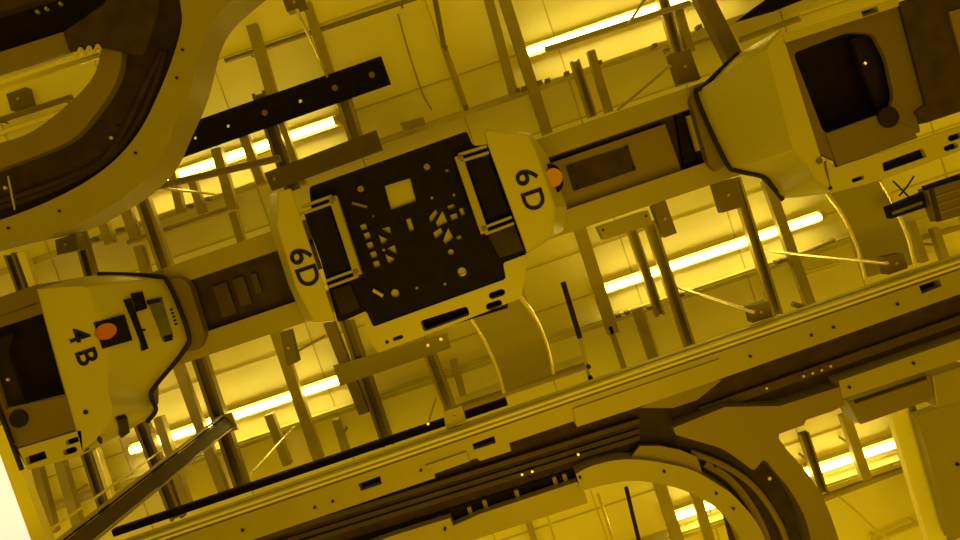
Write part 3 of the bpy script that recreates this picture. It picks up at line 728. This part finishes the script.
rod((647, -4), 3.2, 3.6, 3, 'short thin rod in front of the top lamp', 'strut', top=(629, 23))
rod((285, 358), 3.1, 3.4, 3, 'short thin rod right of the dark narrow bracket', 'strut', top=(325, 336))
t = thing('hanger_post', 'big dark square post slanting across the lower left corner', 'post', P(222, 425, 3.95))
a = P(40, 572, 2.45); c = P(226, 424, 3.98)
b = MB(); b.profile(a, c, [(-.03, -.03), (.03, -.03), (.03, .03), (-.03, .03)]); b.build('post_tube', 'slotmid', t, bevel=.004)
b = MB(); b.profile(a, c, [(.032, -.02), (.040, -.02), (.040, .02), (.032, .02)]); b.build('dark_stripe', 'black', t)  # black stripe along one side of the post
b = MB(); b.profile(a, c, [(.042, -.02), (.055, -.02), (.055, .02), (.042, .02)]); b.build('edge_strip', 'strut', t, bevel=.003)
b = MB(); b.profile(a, c, [(-.042, -.02), (-.032, -.02), (-.032, .02), (-.042, .02)]); b.build('edge_strip', 'strut', t, bevel=.003)
b = MB(); b.prism([(c.x-.05, c.y-.05), (c.x+.05, c.y-.05), (c.x+.05, c.y+.05), (c.x-.05, c.y+.05)], c.z, c.z+.018); b.build('top_plate', 'strut', t)

# thin hanging pieces
t = thing('antenna_rod', 'slim dark rod hanging free right of the 6D vehicle', 'rod', P(585, 370, 2.97))
b = MB(); b.tube([P(563, 282, 2.97), P(580, 338, 2.97)], .011, 8); b.build('mast', 'rubber', t, smooth=True)
b = MB(); b.tube([P(580, 338, 2.97), P(592, 389, 2.97)], .007, 8); b.build('stem', 'strut', t, smooth=True)
bolts(t, [(588, 366), (590, 377)], 2.97, 2.4, 'ink', 'clamp', .02)
b = MB(); b.tube([P(626, 487, 3.4), P(640, 545, 3.4)], .010, 8); o = b.build('dark_rod', 'rubber', smooth=True); tag(o, 'slim dark rod inside the arc of the branch track', 'rod')
for p, q, lab in (((598, 494), (615, 546), 'thin bright rod left of the dark one inside the arc'), ((546, 510), (557, 548), 'thin bright rod at the bottom edge left of the arc')):
    b = MB(); b.tube([P(*p, 3.5), P(*q, 3.5)], .008, 8); o = b.build('bright_rod', 'bright', smooth=True); tag(o, lab, 'rod')
t = thing('cable_drop', 'dark slim bracketed rod at the top, right of the large black plate', 'rod', P(447, 50, 3.9))
b = MB(); b.tube([P(434, -6, 3.9), P(444, 47, 3.9)], .014, 8); b.build('upper_rod', 'darkstrut', t, smooth=True)
b = MB(); b.tube([P(445, 50, 3.95), P(466, 108, 3.95)], .016, 8); b.build('lower_rod', 'strut', t, smooth=True)
bolts(t, [(445, 48), (466, 108)], 3.88, 3, 'darkstrut', 'clamp', .02)
b = MB(); b.tube([P(x, y, 4.1) for x, y in smooth_line([(398, 14), (408, 50), (422, 92), (432, 110)])], .005, 6); o = b.build('ceiling_wire', 'strut', smooth=True); tag(o, 'faint thin wire on the ceiling right of the large black plate', 'wire')
b = MB(); b.tube([P(x, y, 3.7) for x, y in smooth_line([(838, 496), (856, 511), (874, 528), (896, 545)])], .006, 6); o = b.build('loose_cable', 'bright', smooth=True); tag(o, 'loose pale cable drooping at the lower right corner', 'cable')
for pts_, lab in (([(893, 181), (904, 192), (912, 200)], 'left thin dark wire below the right vehicle skirt'), ([(914, 176), (906, 188), (899, 196)], 'right thin dark wire crossing below the right vehicle skirt')):
    b = MB(); b.tube([P(x, y, 3.2) for x, y in smooth_line(pts_)], .004, 6); o = b.build('thin_wire', 'rubber', smooth=True); tag(o, lab, 'wire', 'thin wires below the right vehicle')

# ------------------------------------------------------------------ sensor box and rail box at right
t = thing('sensor_camera', 'black box sensor at the end of the brown rail box below the right vehicle', 'sensor', P(907, 206, 2.9))
plate('housing', 'black', [(887, 207), (923, 192), (927, 207), (891, 219)], 2.9, .03, (), t, bevel=.004)
plate('front_glass', 'grey', [(892, 212), (922, 201), (923, 204), (893, 215)], 2.896, .006, (), t)
t = thing('rail_box', 'brown ribbed rail box at the right edge beside the black sensor', 'box', P(945, 204, 2.9))
plate('casing', 'bracket', [(925, 189), (990, 168), (990, 208), (938, 222)], 2.88, .05, (), t, bevel=.004)
for k in range(3):
    a, c = P(936+k*2, 197+k*8, 2.876), P(990, 180+k*8, 2.876); b = MB(); b.profile(a, c, BOX(.008, .01)); b.build('rib', 'plate', t)
plate('top_edge', 'black', [(926, 186), (990, 164), (990, 170), (927, 190)], 2.86, .03, (), t)
plate('end_band', 'brown', [(930, 190), (934, 189), (942, 221), (938, 222)], 2.874, .01, (), t)

o = plate('dark_wedge', 'black', [(737, 21), (752, 9), (768, -2), (806, -2), (776, 10)], 3.9, .03); tag(o, 'black wedge-shaped plate at the top edge above the right vehicle', 'plate')
# upright boards at lower right
t = thing('upright_board', 'tall pale board at the lower right, right of the lamp', 'board', P(920, 478, 3.6))
b = MB(); b.profile(P(899, 408, 3.6), P(944, 560, 3.6), BOX(px2m(20, 3.6), .05)); b.build('board', 'ceiling', t, bevel=.004)
b = MB(); b.profile(P(913, 406, 3.58), P(958, 560, 3.58), BOX(px2m(5, 3.6), .04)); b.build('edge_channel', 'darkstrut', t)
t = thing('cover_panel', 'broad dull panel filling the lower right corner', 'panel', P(945, 470, 3.5))
plate('sheet', 'rail', [(917, 416), (985, 392), (1010, 520), (952, 541)], 3.5, .06, (), t, bevel=.008)
bolts(t, [(957, 464)], 3.5, 2, 'ink')

# glowing panel at lower left
t = thing('light_panel', 'glaring white light panel in the bottom left corner', 'light', P(5, 520, 3.3))
plate('frame', 'ceiling', [(-60, 250), (-1, 412), (49, 545), (58, 575), (40, 575), (31, 540), (-2, 449), (-76, 256)], 3.2, .05, (), t, bevel=.003)
plate('diffuser', 'panel', [(-28, 375), (0, 448), (33, 540), (44, 575), (10, 590), (-40, 460)], 3.24, .02, (), t)
